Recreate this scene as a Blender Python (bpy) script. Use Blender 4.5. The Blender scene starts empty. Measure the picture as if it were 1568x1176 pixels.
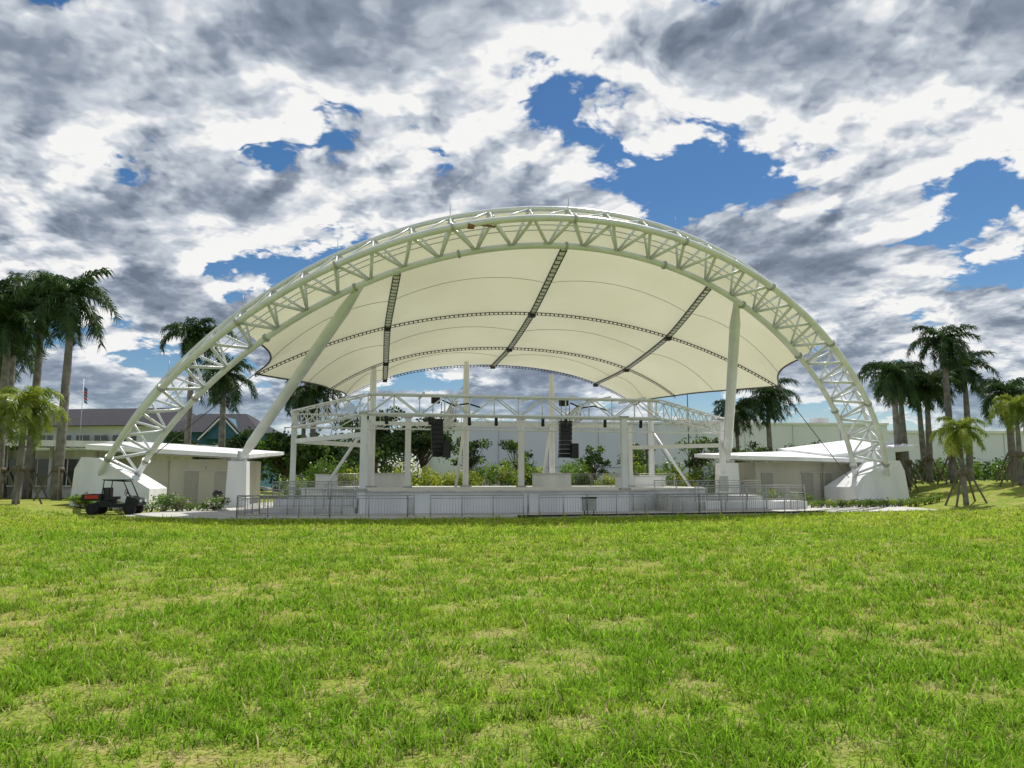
import bpy, math, random
import numpy as np
from mathutils import Vector, Matrix
random.seed(7); rng=np.random.default_rng(7)
scene=bpy.context.scene
R=math.radians
# ------------------------------------------------------------------ materials
def mat(name,col,rough=0.6,var=0.12,scale=3.0,metal=0.0,bump=0.0,bscale=20.0,spec=0.4,streak=False):
    m=bpy.data.materials.new(name); m.use_nodes=True; nt=m.node_tree; n=nt.nodes; l=nt.links
    b=n['Principled BSDF']; b.inputs['Roughness'].default_value=rough; b.inputs['Metallic'].default_value=metal
    b.inputs['Specular IOR Level'].default_value=spec
    tc=n.new('ShaderNodeTexCoord'); mp=n.new('ShaderNodeMapping')
    if streak: mp.inputs['Scale'].default_value=(1,1,0.12)
    l.new(tc.outputs['Object'],mp.inputs['Vector'])
    ns=n.new('ShaderNodeTexNoise'); ns.inputs['Scale'].default_value=scale; ns.inputs['Detail'].default_value=4
    l.new(mp.outputs['Vector'],ns.inputs['Vector'])
    r=n.new('ShaderNodeValToRGB'); r.color_ramp.elements[0].position=0.3; r.color_ramp.elements[1].position=0.7
    r.color_ramp.elements[0].color=(*[max(0,c*(1-var)) for c in col],1)
    r.color_ramp.elements[1].color=(*[min(1,c*(1+var*0.6)) for c in col],1)
    l.new(ns.outputs['Fac'],r.inputs['Fac']); l.new(r.outputs['Color'],b.inputs['Base Color'])
    if bump>0:
        n2=n.new('ShaderNodeTexNoise'); n2.inputs['Scale'].default_value=bscale; n2.inputs['Detail'].default_value=3
        l.new(tc.outputs['Object'],n2.inputs['Vector'])
        bp=n.new('ShaderNodeBump'); bp.inputs['Strength'].default_value=bump; bp.inputs['Distance'].default_value=0.03
        l.new(n2.outputs['Fac'],bp.inputs['Height']); l.new(bp.outputs['Normal'],b.inputs['Normal'])
    return m
def leafmat(name,c1,c2,trans=0.4,scale=1.5,rough=0.5,attr=None,gloss=0.0):
    m=bpy.data.materials.new(name); m.use_nodes=True; nt=m.node_tree; n=nt.nodes; l=nt.links
    n.remove(n['Principled BSDF']); b=n.new('ShaderNodeBsdfDiffuse')
    out=n['Material Output']
    if attr:
        a=n.new('ShaderNodeAttribute'); a.attribute_name=attr; col=a.outputs['Color']
    else:
        tc=n.new('ShaderNodeTexCoord')
        ns=n.new('ShaderNodeTexNoise'); ns.inputs['Scale'].default_value=scale; ns.inputs['Detail'].default_value=2
        l.new(tc.outputs['Object'],ns.inputs['Vector'])
        r=n.new('ShaderNodeValToRGB'); r.color_ramp.elements[0].position=0.35; r.color_ramp.elements[1].position=0.65
        r.color_ramp.elements[0].color=(*c1,1); r.color_ramp.elements[1].color=(*c2,1)
        l.new(ns.outputs['Fac'],r.inputs['Fac']); col=r.outputs['Color']
    l.new(col,b.inputs['Color'])
    t=n.new('ShaderNodeBsdfTranslucent'); l.new(col,t.inputs['Color'])
    mx=n.new('ShaderNodeMixShader'); mx.inputs['Fac'].default_value=trans
    l.new(b.outputs[0],mx.inputs[1]); l.new(t.outputs[0],mx.inputs[2]); last=mx.outputs[0]
    if gloss>0:
        gl=n.new('ShaderNodeBsdfGlossy'); gl.inputs['Roughness'].default_value=0.35; gl.inputs['Color'].default_value=(0.8,0.8,0.8,1)
        m3=n.new('ShaderNodeMixShader'); m3.inputs['Fac'].default_value=gloss; l.new(last,m3.inputs[1]); l.new(gl.outputs[0],m3.inputs[2]); last=m3.outputs[0]
    l.new(last,out.inputs['Surface'])
    return m
M={}
M['steel']=mat('white_painted_steel',(0.69,0.72,0.74),0.28,0.12,0.8,bump=0.0,spec=0.5)
M['steelw']=mat('bright_white_steel',(0.77,0.78,0.79),0.35,0.08,0.8,bump=0.0)
M['white']=mat('white_paint',(0.77,0.78,0.78),0.6,0.16,0.7,bump=0.15,streak=True)
M['conc']=mat('concrete_white',(0.58,0.58,0.56),0.8,0.22,1.2,bump=0.3,streak=True)
M['pave']=mat('pavement_concrete',(0.46,0.45,0.42),0.85,0.18,0.6,bump=0.2)
M['beige']=mat('beige_stucco',(0.54,0.52,0.43),0.85,0.12,0.7,bump=0.3,bscale=40,streak=True)
M['beige_d']=mat('beige_door',(0.36,0.35,0.30),0.6,0.05)
M['ware']=mat('warehouse_paint',(0.70,0.74,0.79),0.8,0.06,0.15,streak=True)
M['ware_d']=mat('warehouse_joint',(0.42,0.46,0.51),0.8,0.05)
M['black']=mat('black_metal',(0.02,0.02,0.022),0.5,0.2)
M['dark']=mat('dark_rib',(0.085,0.082,0.075),0.6,0.2)
M['seam']=mat('fabric_seam',(0.22,0.21,0.17),0.7,0.1)
M['galv']=mat('galvanised_metal',(0.42,0.43,0.42),0.45,0.15,4,metal=0.5)
M['glass']=mat('window_glass',(0.03,0.045,0.055),0.1,0.2,spec=0.8)
M['roofd']=mat('dark_shingle',(0.035,0.035,0.045),0.9,0.25,2,bump=0.4)
M['blue']=mat('blue_siding',(0.045,0.14,0.21),0.8,0.1,2)
M['bark']=mat('royal_palm_trunk',(0.19,0.18,0.16),0.9,0.45,2.5,bump=0.4,bscale=8)
M['bark2']=mat('tree_bark',(0.13,0.10,0.075),0.95,0.3,4,bump=0.5)
M['wood']=mat('wood_brace',(0.15,0.125,0.09),0.9,0.2,4)
M['crownshaft']=mat('palm_crownshaft',(0.09,0.14,0.04),0.5,0.2,2)
M['palm']=leafmat('palm_leaf',(0.018,0.044,0.013),(0.055,0.105,0.024),0.33,gloss=0.025)
M['palmy']=leafmat('palm_leaf_young',(0.13,0.20,0.025),(0.32,0.38,0.05),0.45,gloss=0.03)
M['leaf']=leafmat('shrub_leaf',(0.07,0.14,0.018),(0.20,0.33,0.045),0.45,2.0,gloss=0.03)
M['leafy']=leafmat('croton_leaf',(0.20,0.29,0.03),(0.48,0.50,0.06),0.45,2.5,gloss=0.03)
M['leafd']=leafmat('tree_leaf',(0.020,0.046,0.015),(0.07,0.12,0.028),0.33,0.5,gloss=0.02)
M['flower']=leafmat('white_flower',(0.45,0.42,0.40),(0.65,0.6,0.6),0.2)
M['tyre']=mat('tyre_rubber',(0.02,0.02,0.02),0.9,0.1)
M['cartb']=mat('cart_body',(0.022,0.026,0.026),0.5,0.1,spec=0.2)
M['red']=mat('red_paint',(0.45,0.03,0.02),0.4,0.1)
M['teal']=mat('teal_cover',(0.03,0.09,0.09),0.7,0.1,spec=0.1)
M['asphalt']=mat('asphalt',(0.055,0.055,0.055),0.95,0.2,5,bump=0.3)
M['mulch']=mat('mulch_bed',(0.09,0.06,0.04),0.95,0.4,6,bump=0.6)
M['carw']=mat('car_silver',(0.45,0.46,0.48),0.25,0.04,metal=0.4)
M['card']=mat('car_dark',(0.04,0.045,0.06),0.25,0.04)
M['rust']=mat('rusty_clamp',(0.24,0.12,0.06),0.8,0.3)
# fabric
m=bpy.data.materials.new('tensile_fabric'); m.use_nodes=True; nt=m.node_tree; n=nt.nodes; l=nt.links
n.remove(n['Principled BSDF']); b=n.new('ShaderNodeBsdfDiffuse')
tc=n.new('ShaderNodeTexCoord'); ns=n.new('ShaderNodeTexNoise'); ns.inputs['Scale'].default_value=0.18; ns.inputs['Detail'].default_value=4
l.new(tc.outputs['Object'],ns.inputs['Vector'])
r=n.new('ShaderNodeValToRGB'); r.color_ramp.elements[0].position=0.3; r.color_ramp.elements[1].position=0.7
r.color_ramp.elements[0].color=(0.58,0.57,0.42,1); r.color_ramp.elements[1].color=(0.65,0.64,0.50,1)
l.new(ns.outputs['Fac'],r.inputs['Fac']); l.new(r.outputs['Color'],b.inputs['Color'])
t=n.new('ShaderNodeBsdfTranslucent'); l.new(r.outputs['Color'],t.inputs['Color'])
mx=n.new('ShaderNodeMixShader'); mx.inputs['Fac'].default_value=0.34
l.new(b.outputs[0],mx.inputs[1]); l.new(t.outputs[0],mx.inputs[2]); l.new(mx.outputs[0],n['Material Output'].inputs['Surface'])
M['fabric']=m
# ------------------------------------------------------------------ mesh builder
class MB:
    def __init__(s): s.v=[]; s.f=[]; s.mi=[]; s.sm=[]; s.mats=[]
    def k(s,m):
        mm=M[m]
        if mm not in s.mats: s.mats.append(mm)
        return s.mats.index(mm)
    def face(s,pts,m,smooth=False):
        i=len(s.v); s.v+= [tuple(p) for p in pts]; s.f.append(tuple(range(i,i+len(pts)))); s.mi.append(s.k(m)); s.sm.append(smooth)
    def path(s,pts,r,m,nn=8,cap=True):
        pts=[Vector(p) for p in pts]; N=len(pts)
        rr=r if isinstance(r,(list,tuple)) else [r]*N
        base=len(s.v); k=s.k(m); prev=None
        for i,p in enumerate(pts):
            if i==0: d=pts[1]-pts[0]
            elif i==N-1: d=pts[-1]-pts[-2]
            else: d=pts[i+1]-pts[i-1]
            d.normalize()
            if prev is None:
                a=Vector((0,0,1)) if abs(d.z)<0.9 else Vector((1,0,0))
                x=d.cross(a).normalized()
            else:
                x=(prev-d*prev.dot(d)).normalized()
            prev=x; y=d.cross(x)
            for j in range(nn):
                an=2*math.pi*j/nn
                q=p+(x*math.cos(an)+y*math.sin(an))*rr[i]; s.v.append(tuple(q))
        for i in range(N-1):
            for j in range(nn):
                a=base+i*nn+j; b2=base+i*nn+(j+1)%nn
                s.f.append((a,b2,b2+nn,a+nn)); s.mi.append(k); s.sm.append(True)
        if cap:
            s.f.append(tuple(base+j for j in reversed(range(nn)))); s.mi.append(k); s.sm.append(False)
            s.f.append(tuple(base+(N-1)*nn+j for j in range(nn))); s.mi.append(k); s.sm.append(False)
    def tube(s,a,b,r,m,nn=8,r2=None): s.path([a,b],[r,r if r2 is None else r2],m,nn)
    def box(s,c,sz,m,rot=0.0,taper=1.0):
        cx,cy,cz=c; hx,hy,hz=sz[0]/2,sz[1]/2,sz[2]/2; ca,sa=math.cos(rot),math.sin(rot)
        P=[]
        for z in (-1,1):
            tt=taper if z>0 else 1.0
            for x,y in((-1,-1),(1,-1),(1,1),(-1,1)):
                X=x*hx*tt; Y=y*hy*tt; P.append((cx+X*ca-Y*sa,cy+X*sa+Y*ca,cz+z*hz))
        i=len(s.v); s.v+=P; k=s.k(m)
        for f in((0,3,2,1),(4,5,6,7),(0,1,5,4),(1,2,6,5),(2,3,7,6),(3,0,4,7)):
            s.f.append(tuple(i+q for q in f)); s.mi.append(k); s.sm.append(False)
    def prism(s,pa,pb,m):
        n_=len(pa); i=len(s.v); s.v+=[tuple(p) for p in pa]+[tuple(p) for p in pb]; k=s.k(m)
        s.f.append(tuple(i+q for q in reversed(range(n_)))); s.f.append(tuple(i+n_+q for q in range(n_)))
        s.mi+=[k,k]; s.sm+=[False,False]
        for q in range(n_):
            s.f.append((i+q,i+(q+1)%n_,i+n_+(q+1)%n_,i+n_+q)); s.mi.append(k); s.sm.append(False)
    def slab(s,poly,z0,z1,m): s.prism([(x,y,z0) for x,y in poly],[(x,y,z1) for x,y in poly],m)
    def beam(s,a,b,w,h,m):
        a=Vector(a); b=Vector(b); d=(b-a).normalized(); sd=d.cross(Vector((0,0,1)))
        if sd.length<1e-3: sd=Vector((1,0,0))
        sd.normalize(); up=sd.cross(d)
        f=lambda p:[p+sd*w/2*i+up*h/2*j for i,j in((-1,-1),(1,-1),(1,1),(-1,1))]
        s.prism(f(a),f(b),m)
    def build(s,name,parent=None,recalc=True):
        me=bpy.data.meshes.new(name); me.from_pydata(s.v,[],s.f)
        for mm in s.mats: me.materials.append(mm)
        me.polygons.foreach_set('material_index',s.mi); me.polygons.foreach_set('use_smooth',s.sm); me.update()
        if recalc:
            import bmesh
            bm=bmesh.new(); bm.from_mesh(me); bmesh.ops.recalc_face_normals(bm,faces=bm.faces); bm.to_mesh(me); bm.free()
        o=bpy.data.objects.new(name,me); scene.collection.objects.link(o)
        if parent: o.parent=parent
        return o
def empty(name):
    e=bpy.data.objects.new(name,None); scene.collection.objects.link(e); e.empty_display_size=0.5; return e
TH=R(10); CT,ST=math.cos(TH),math.sin(TH); CX,CY=0.95,52.6
def S(u,v,z): return Vector((CX+CT*u-ST*v, CY+ST*u+CT*v, z))
def sm(a,b,t):
    t=np.clip((t-a)/(b-a),0,1); return t*t*(3-2*t)
# ------------------------------------------------------------------ ground
def hgt(x,y):
    x=np.asarray(x,float); y=np.asarray(y,float)
    h=-0.25*sm(20,35,y)+1.75*sm(27,38,x)*sm(30,54,y)+0.5*sm(21,30,-x)*sm(30,46,y)
    h=h+0.05*np.sin(x*0.45+1)*np.sin(y*0.38)*(1-sm(28,34,y))+0.02*np.sin(x*1.7)*np.cos(y*1.3)*(1-sm(28,34,y))
    return h
def far(a,b,n_): return list(np.geomspace(a,b,n_))
xs=np.array([-q for q in reversed(far(75,3500,12))]+list(np.arange(-70,70.1,1.0))+far(75,3500,12))
ys=np.array([-q for q in reversed(far(25,1500,8))]+list(np.arange(-20,100.1,1.0))+far(105,4000,14))
X,Y=np.meshgrid(xs,ys); Z=hgt(X,Y)
V=np.stack([X,Y,Z],-1).reshape(-1,3); nx=len(xs); ny=len(ys)
F=[(j*nx+i,j*nx+i+1,(j+1)*nx+i+1,(j+1)*nx+i) for j in range(ny-1) for i in range(nx-1)]
me=bpy.data.meshes.new('ground'); me.from_pydata(V.tolist(),[],F); me.polygons.foreach_set('use_smooth',[True]*len(F))
g=bpy.data.objects.new('ground',me); scene.collection.objects.link(g)
m=bpy.data.materials.new('lawn_ground'); m.use_nodes=True; nt=m.node_tree; n=nt.nodes; l=nt.links
n.remove(n['Principled BSDF']); b=n.new('ShaderNodeBsdfDiffuse'); l.new(b.outputs[0],n['Material Output'].inputs['Surface'])
tc=n.new('ShaderNodeTexCoord')
def noise(sc,det,rough=0.55):
    q=n.new('ShaderNodeTexNoise'); q.inputs['Scale'].default_value=sc; q.inputs['Detail'].default_value=det; q.inputs['Roughness'].default_value=rough
    l.new(tc.outputs['Object'],q.inputs['Vector']); return q
def ramp(src,stops):
    q=n.new('ShaderNodeValToRGB'); e=q.color_ramp.elements
    while len(e)<len(stops): e.new(0.5)
    for k,(p,c) in enumerate(stops): e[k].position=p; e[k].color=(*c,1)
    l.new(src,q.inputs['Fac']); return q
n1=noise(2.2,5,0.7); n2=noise(28,4,0.75); n3=noise(0.16,3)
r1=ramp(n1.outputs['Fac'],[(0.34,(0.46,0.40,0.22)),(0.48,(0.34,0.36,0.12)),(0.62,(0.21,0.33,0.04))])
r2=ramp(n2.outputs['Fac'],[(0.33,(0.16,0.15,0.11)),(0.54,(1,1,1)),(0.75,(1.0,1.0,0.9))])
r3=ramp(n3.outputs['Fac'],[(0.35,(1.05,1.0,0.8)),(0.65,(0.88,1.0,0.8))])
m1=n.new('ShaderNodeMixRGB'); m1.blend_type='MULTIPLY'; m1.inputs[0].default_value=1; l.new(r1.outputs[0],m1.inputs[1]); l.new(r2.outputs[0],m1.inputs[2])
m2=n.new('ShaderNodeMixRGB'); m2.blend_type='MULTIPLY'; m2.inputs[0].default_value=1; l.new(m1.outputs[0],m2.inputs[1]); l.new(r3.outputs[0],m2.inputs[2])
l.new(m2.outputs[0],b.inputs['Color'])
bp=n.new('ShaderNodeBump'); bp.inputs['Strength'].default_value=0.8; bp.inputs['Distance'].default_value=0.05; l.new(n2.outputs['Fac'],bp.inputs['Height']); l.new(bp.outputs[0],b.inputs['Normal'])
me.materials.append(m)
def slabobj(name,poly,z0,z1,mm):
    q=MB(); q.slab(poly,z0,z1,mm); return q.build(name)
slabobj('plaza_pavement',[(-20.5,39.6),(-13.8,36.9),(-6,37.2),(4,39.0),(18,43.6),(26.5,47.0),(27.5,56),(27,66),(-17,66),(-22,58)],-0.6,-0.19,'pave')
slabobj('mulch_bed',[(-17,66.2),(27,66.2),(29,80),(-19,80)],-0.6,-0.12,'mulch')
slabobj('parking_lot_asphalt',[(-60,84),(70,84),(70,108),(-60,108)],-0.6,-0.2,'asphalt')
# ------------------------------------------------------------------ grass blades (one object)
def vnoise(x,y,sc,seed):
    r_=np.random.default_rng(seed).random((256,256)); x=x*sc+500; y=y*sc+500
    xi=np.floor(x).astype(int); yi=np.floor(y).astype(int); fx=x-xi; fy=y-yi; fx=fx*fx*(3-2*fx); fy=fy*fy*(3-2*fy)
    g_=lambda a,b:r_[a%256,b%256]
    return (g_(xi,yi)*(1-fx)+g_(xi+1,yi)*fx)*(1-fy)+(g_(xi,yi+1)*(1-fx)+g_(xi+1,yi+1)*fx)*fy
def grass():
    NT=150000; K=4
    t=rng.random(NT); a,b_=2.6**0.30,46**0.30; y=(a+(b_-a)*t)**(1/0.30)
    x=(rng.random(NT)*2-1)*(0.74*y+2.0)
    dens=0.34*vnoise(x,y,1.4,1)+0.36*vnoise(x+0.3*y,y,4.6,2)+0.30*vnoise(x,y,12,3)
    keep=(rng.random(NT)<np.clip(0.24+(dens-0.39)*6,0.12,1))
    edge=np.where(x<-13.8,36.9+(-13.8-x)*0.4,np.where(x<-6,37,np.where(x<4,37.2+(x+6)*0.18,39+(x-4)*0.33)))
    keep&=(y<edge-0.15)
    x=x[keep];y=y[keep];dens=dens[keep]
    tuftd=rng.random(len(x))
    big=1.0+1.0*(rng.random(len(x))<0.16)
    x=np.repeat(x,K);y=np.repeat(y,K);dens=np.repeat(dens,K);td=np.repeat(tuftd,K);big=np.repeat(big,K)
    N=len(x); sc=1+np.maximum(y-5,0)/13
    x=x+rng.normal(0,0.024,N)*sc; y=y+rng.normal(0,0.024,N)*sc
    z=hgt(x,y)-0.005
    L=(0.035+0.06*rng.random(N))*(0.5+1.2*np.clip(dens,0,1))*big*(1+np.maximum(y-5,0)/70)
    W=(0.006+0.005*rng.random(N))*sc
    az=rng.random(N)*2*np.pi; lean=rng.random(N)*1.5+0.25
    dx,dy=np.cos(az),np.sin(az)
    tw=rng.random(N)*np.pi; sxx=np.cos(tw); syy=np.sin(tw)
    P=np.zeros((N,5,3))
    def put(i,hf,ln,w):
        P[:,i,0]=x+dx*L*ln+sxx*W*w; P[:,i,1]=y+dy*L*ln+syy*W*w; P[:,i,2]=z+L*hf
    put(0,0,0,-0.5);put(1,0,0,0.5)
    put(2,0.55,0.30*lean,0.45);put(3,0.55,0.30*lean,-0.45)
    put(4,1.0-0.35*lean*0.7,0.9*lean,0)
    me=bpy.data.meshes.new('lawn_grass')
    me.vertices.add(N*5); me.vertices.foreach_set('co',P.ravel())
    base=(np.arange(N)*5)[:,None]
    loops=np.concatenate([base+np.array([[0,1,2,3]]),base+np.array([[3,2,4]])],1).ravel()
    me.loops.add(N*7); me.loops.foreach_set('vertex_index',loops.astype(np.int32))
    ls=np.stack([np.arange(N)*7,np.arange(N)*7+4],1).ravel(); lt=np.tile([4,3],N)
    me.polygons.add(N*2); me.polygons.foreach_set('loop_start',ls.astype(np.int32)); me.polygons.foreach_set('loop_total',lt.astype(np.int32))
    me.update(); 
    gcol=np.array([0.25,0.46,0.035]); ycol=np.array([0.46,0.60,0.07]); scol=np.array([0.58,0.51,0.28])
    pn=0.6*vnoise(x,y,0.5,9)+0.4*vnoise(x,y,1.8,10)
    w1=np.clip((0.52-dens)*2.5+(pn-0.5)*1.6+rng.normal(0,0.3,N)+0.12+0.03*np.maximum(y-7,0),0,1)[:,None]
    c=gcol*(1-w1)+ycol*w1
    straw=(rng.random(N)<np.clip(0.09+(0.50-dens)*1.4,0.04,0.6))[:,None]
    c=np.where(straw,scol,c)
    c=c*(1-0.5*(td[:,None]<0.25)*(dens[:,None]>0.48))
    c=c*(0.65+0.7*rng.random((N,1)))
    c=np.clip(c,0,0.85)
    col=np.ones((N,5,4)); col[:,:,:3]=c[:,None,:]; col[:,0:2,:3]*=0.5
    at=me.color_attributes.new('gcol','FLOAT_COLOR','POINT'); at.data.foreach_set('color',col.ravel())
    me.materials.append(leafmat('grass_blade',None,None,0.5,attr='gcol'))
    o=bpy.data.objects.new('lawn_grass',me); scene.collection.objects.link(o)
grass()
# ------------------------------------------------------------------ arch truss
HS=26.4; Z0=1.7; ZA=15.45; VA=-12.5
s0=math.hypot(VA,ZA-Z0); RR=(HS*HS+s0*s0)/(2*s0)
E2=Vector((0,VA/s0,(ZA-Z0)/s0)); NN=Vector((0,(ZA-Z0)/s0,-VA/s0))
def fr(u):
    u=min(abs(u),HS); c=(math.sqrt(RR*RR-u*u)-(RR-s0))/s0; p=1-(u/HS)**2
    return 0.5*c+0.5*p
def cen(u): return Vector((u,0,Z0))+E2*(fr(u)*s0)
def frame(u):
    e=0.05; a=cen(max(-HS,u-e)); b_=cen(min(HS,u+e)); T=(b_-a).normalized(); O=NN.cross(T); 
    if O.z<0: O=-O
    return cen(u),T,O.normalized()
DH=1.0; DW=0.85
def chord(u,kind):
    c,T,O=frame(u)
    if kind=='I': p=c-O*DH
    elif kind=='F': p=c+O*DH-NN*DW
    else: p=c+O*DH*0.9+NN*DW*0.8
    return p
def W(p): return S(p[0],p[1],p[2])
us=np.linspace(-HS,HS,2001); acc=[0]
for i in range(1,len(us)): acc.append(acc[-1]+(cen(us[i])-cen(us[i-1])).length)
tot=acc[-1]
def u_at(s_): return float(np.interp(s_*tot,acc,us))
arch=empty('stage_arch_truss')
q=MB(); NB=32
for kd,rad in(('I',0.18),('F',0.19),('R',0.14)):
    q.path([W(chord(u_at(i/160),kd)) for i in range(161)],rad,'steel',12)
for i in range(NB):
    a=u_at(i/NB); b_=u_at((i+1)/NB); mth=u_at((i+0.5)/NB)
    I=W(chord(mth,'I'))
    for kd,rw in(('F',0.095),('R',0.075)):
        q.tube(W(chord(a,kd)),I,rw,'steel'); q.tube(W(chord(b_,kd)),I,rw,'steel')
    q.tube(W(chord(a,'F')),W(chord(a,'R')),0.06,'steel')
    q.tube(W(chord(a,'F')),W(chord(b_,'R')),0.05,'steel')
    if i%3==0:
        for kd in 'FI':
            c1=chord(b_,kd); c2=chord(b_+0.12,kd); q.path([W(c1),W(c2)],0.25,'galv',12)
q.build('truss_members',arch)
q=MB()
for i in range(4,NB-3,3):
    p=W(chord(u_at(i/NB),'R')); q.tube(p,p+Vector((0,0,0.85)),0.02,'galv',5)
p=W(chord(-5.3,'F')); q.box(p+Vector((0,0,-0.12)),(0.35,0.35,0.2),'rust',TH); q.tube(p,p+Vector((1.3,0,-0.15)),0.05,'rust',6)
for off in(0.42,0.56):
    for i in range(70):
        a=u_at(0.10+0.80*i/70); b_=u_at(0.10+0.80*(i+1)/70)
        A=W((chord(a,'R')*off+chord(a,'I')*(1-off))); B=W((chord(b_,'R')*off+chord(b_,'I')*(1-off)))
        q.tube(A,B,0.025,'galv',5)
q.build('rods_and_catwalk',arch)
# foundation blocks
for sgn in(-1,1):
    q=MB()
    prof=[(-2.3,-0.8),(2.2,-0.8),(2.2,1.1),(1.1,1.9),(-1.0,3.0),(-2.0,3.05),(-2.35,2.3)]
    pa=[];pb=[]
    for x_,z_ in prof:
        wv=1.75 if z_<1.5 else 1.15
        pa.append(S(sgn*(HS-0.3)-sgn*x_*1.0,-wv-0.2,z_)); pb.append(S(sgn*(HS-0.3)-sgn*x_,wv+0.2,z_))
    q.prism(pa,pb,'white')
    for kd in 'IFR':
        p=chord(sgn*HS,kd); p2=chord(sgn*(HS-0.9),kd); d=(p-p2).normalized()
        q.path([W(p-d*0.25),W(p+d*0.12)],0.36,'galv',12); q.path([W(p+d*0.1),W(p+d*1.5)],0.22,'steel',10)
        q.tube(W(p+Vector((0,-0.45,0))),W(p+Vector((0,0.45,0))),0.12,'black',8)
    q.build('arch_foundation_block')
# ------------------------------------------------------------------ canopy
US=[17.9,17.7,17.9,13.9,13.6]
def uof(j0,s_):
    a=abs(s_); U=US[j0]; r_=9.7*a if a<=1 else 9.7+(U-9.7)*(a-1)
    return math.copysign(r_,s_)
ZN={2:(13.0,11.7,8.3),3:(12.15,10.75,8.5),4:(12.05,10.6,8.6)}; VN={2:-2.5,3:6.6,4:15.5}
def rowpt(j,s_):
    u=uof(j,s_)
    if j==0: p=chord(u,'R'); return p+Vector((0,0.1,-0.15))
    if j==1: p=chord(u,'I'); return p+Vector((0,0.35,0.05))
    z0,z1,z2=ZN[j]; a=9.7**2; c=US[j]**2
    d1=z1-z0; d2=z2-z0
    C=(d2/c-d1/a)/(c-a); B=d1/a-C*a
    return Vector((u,VN[j],z0+B*u*u+C*u**4))
def can(j,s_,bil=True):
    j0=min(int(j),3); t=j-j0
    P1=rowpt(j0,s_);P2=rowpt(j0+1,s_)
    if j0==0: p=P1.lerp(P2,t)
    else:
        P0=rowpt(j0-1,s_) if j0>1 else P1*2-P2
        P3=rowpt(j0+2,s_) if j0<3 else P2*2-P1
        p=0.5*((2*P1)+(P2-P0)*t+(2*P0-5*P1+4*P2-P3)*t*t+(3*P1-P0-3*P2+P3)*t**3)
        p=p.lerp(P1.lerp(P2,t),0.4)
        fs=abs(s_)%1.0
        if bil: p.z+=0.45*math.sin(math.pi*t)**0.8*math.sin(math.pi*fs)**0.8
        ov=max(0,abs(s_)-1); p.x*=1-0.055*math.sin(math.pi*t)*ov
    return p
canopy=empty('stage_canopy')
q=MB(); NS=64; NJ=48
gv=[[W(can(4*j/NJ,-2+4*i/NS)) for i in range(NS+1)] for j in range(NJ+1)]
for row in gv: q.v+=[tuple(p) for p in row]
k=q.k('fabric')
for j in range(NJ):
    for i in range(NS):
        a=j*(NS+1)+i; q.f.append((a,a+1,a+NS+2,a+NS+1)); q.mi.append(k); q.sm.append(True)
q.build('fabric_membrane',canopy)
q=MB(); SV=Vector((CT,ST,0))
for s_ in(-1,0,1):
    n_=52; pts=[W(can(0.95+3.05*i/n_,s_,False))-Vector((0,0,0.14)) for i in range(n_+1)]
    for sd in(-1,1):
        for a,b_ in zip(pts[:-1],pts[1:]): q.beam(a+SV*sd*0.19,b_+SV*sd*0.19,0.06,0.08,'dark')
    for kx,(a,b_) in enumerate(zip(pts[:-1],pts[1:])):
        d=b_-a; q.beam(a-SV*0.16+d*0.2,a+SV*0.16+d*0.2,0.12,0.08,'dark')
        q.beam(a+d*0.33-Vector((0,0,.03)),a+d*1.02-Vector((0,0,.03)),0.26,0.03,'steelw')  # white strips between rungs paint in the daylight glowing through the spine openings
for j in(2,3,4):
    n_=130; pts=[W(can(j,-2+4*i/n_,False))-Vector((0,0,0.10)) for i in range(n_+1)]
    for a,b_ in zip(pts[:-1],pts[1:]):
        d=b_-a; q.beam(a+Vector((0,0,0.04)),b_+Vector((0,0,0.04)),0.07,0.045,'dark'); q.beam(a-Vector((0,0,0.12)),b_-Vector((0,0,0.12)),0.05,0.03,'dark')
        q.beam(a-Vector((0,0,0.05)),a+d*0.28-Vector((0,0,0.05)),0.04,0.13,'dark')
    for s_ in(-1,0,1):
        p=W(can(j,s_,False)); q.box(p-Vector((0,0,0.24)),(0.40,0.40,0.26),'black',TH)
for sg in(-1,1):
    q.path([W(can(1+3*i/48,2*sg)) for i in range(49)],0.06,'dark',6)
for j in(1.5,2.5,3.5):
    q.path([W(can(j,-2+4*i/64))-Vector((0,0,0.03)) for i in range(65)],0.014,'seam',4)
q.path([W(can(1,-2+4*i/64))-Vector((0,0,0.03)) for i in range(65)],0.04,'dark',5)
q.build('ribs_and_seams',canopy)
q=MB()
for sg,anc in((-1,(-25.5,49.5,1.6)),(1,(25.2,56.6,1.8))):
    q.tube(W(can(2,2*sg)),anc,0.03,'dark',5); q.tube(W(can(1,2*sg)),W(chord(sg*18.3,'I')),0.05,'steel',5)
    q.tube(W(can(4,2*sg)),(anc[0]*0.62,anc[1]+12,0.8),0.03,'dark',5)
q.build('tie_cables',canopy)
def strut(basep,u):
    q=MB(); b_=Vector(basep); t_=W(chord(u,'I')); d=t_-b_
    q.path([b_,b_+d*0.05,b_+d*0.12,b_+d*0.88,b_+d*0.96,t_],[0.18,0.22,0.34,0.34,0.22,0.16],'steel',16)
    q.box((b_.x,b_.y,b_.z-1.7),(1.4,1.6,3.4),'white',TH,0.85)
    q.box((b_.x,b_.y,b_.z+0.12),(0.9,0.9,0.24),'galv',TH)
    q.box((b_.x,b_.y,b_.z+0.4),(0.12,0.8,0.6),'galv',TH)
    q.build('leaning_support_column')
strut((-18.8,52,2.9),-11.7); strut((16.5,58,2.9),11.7)
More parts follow.
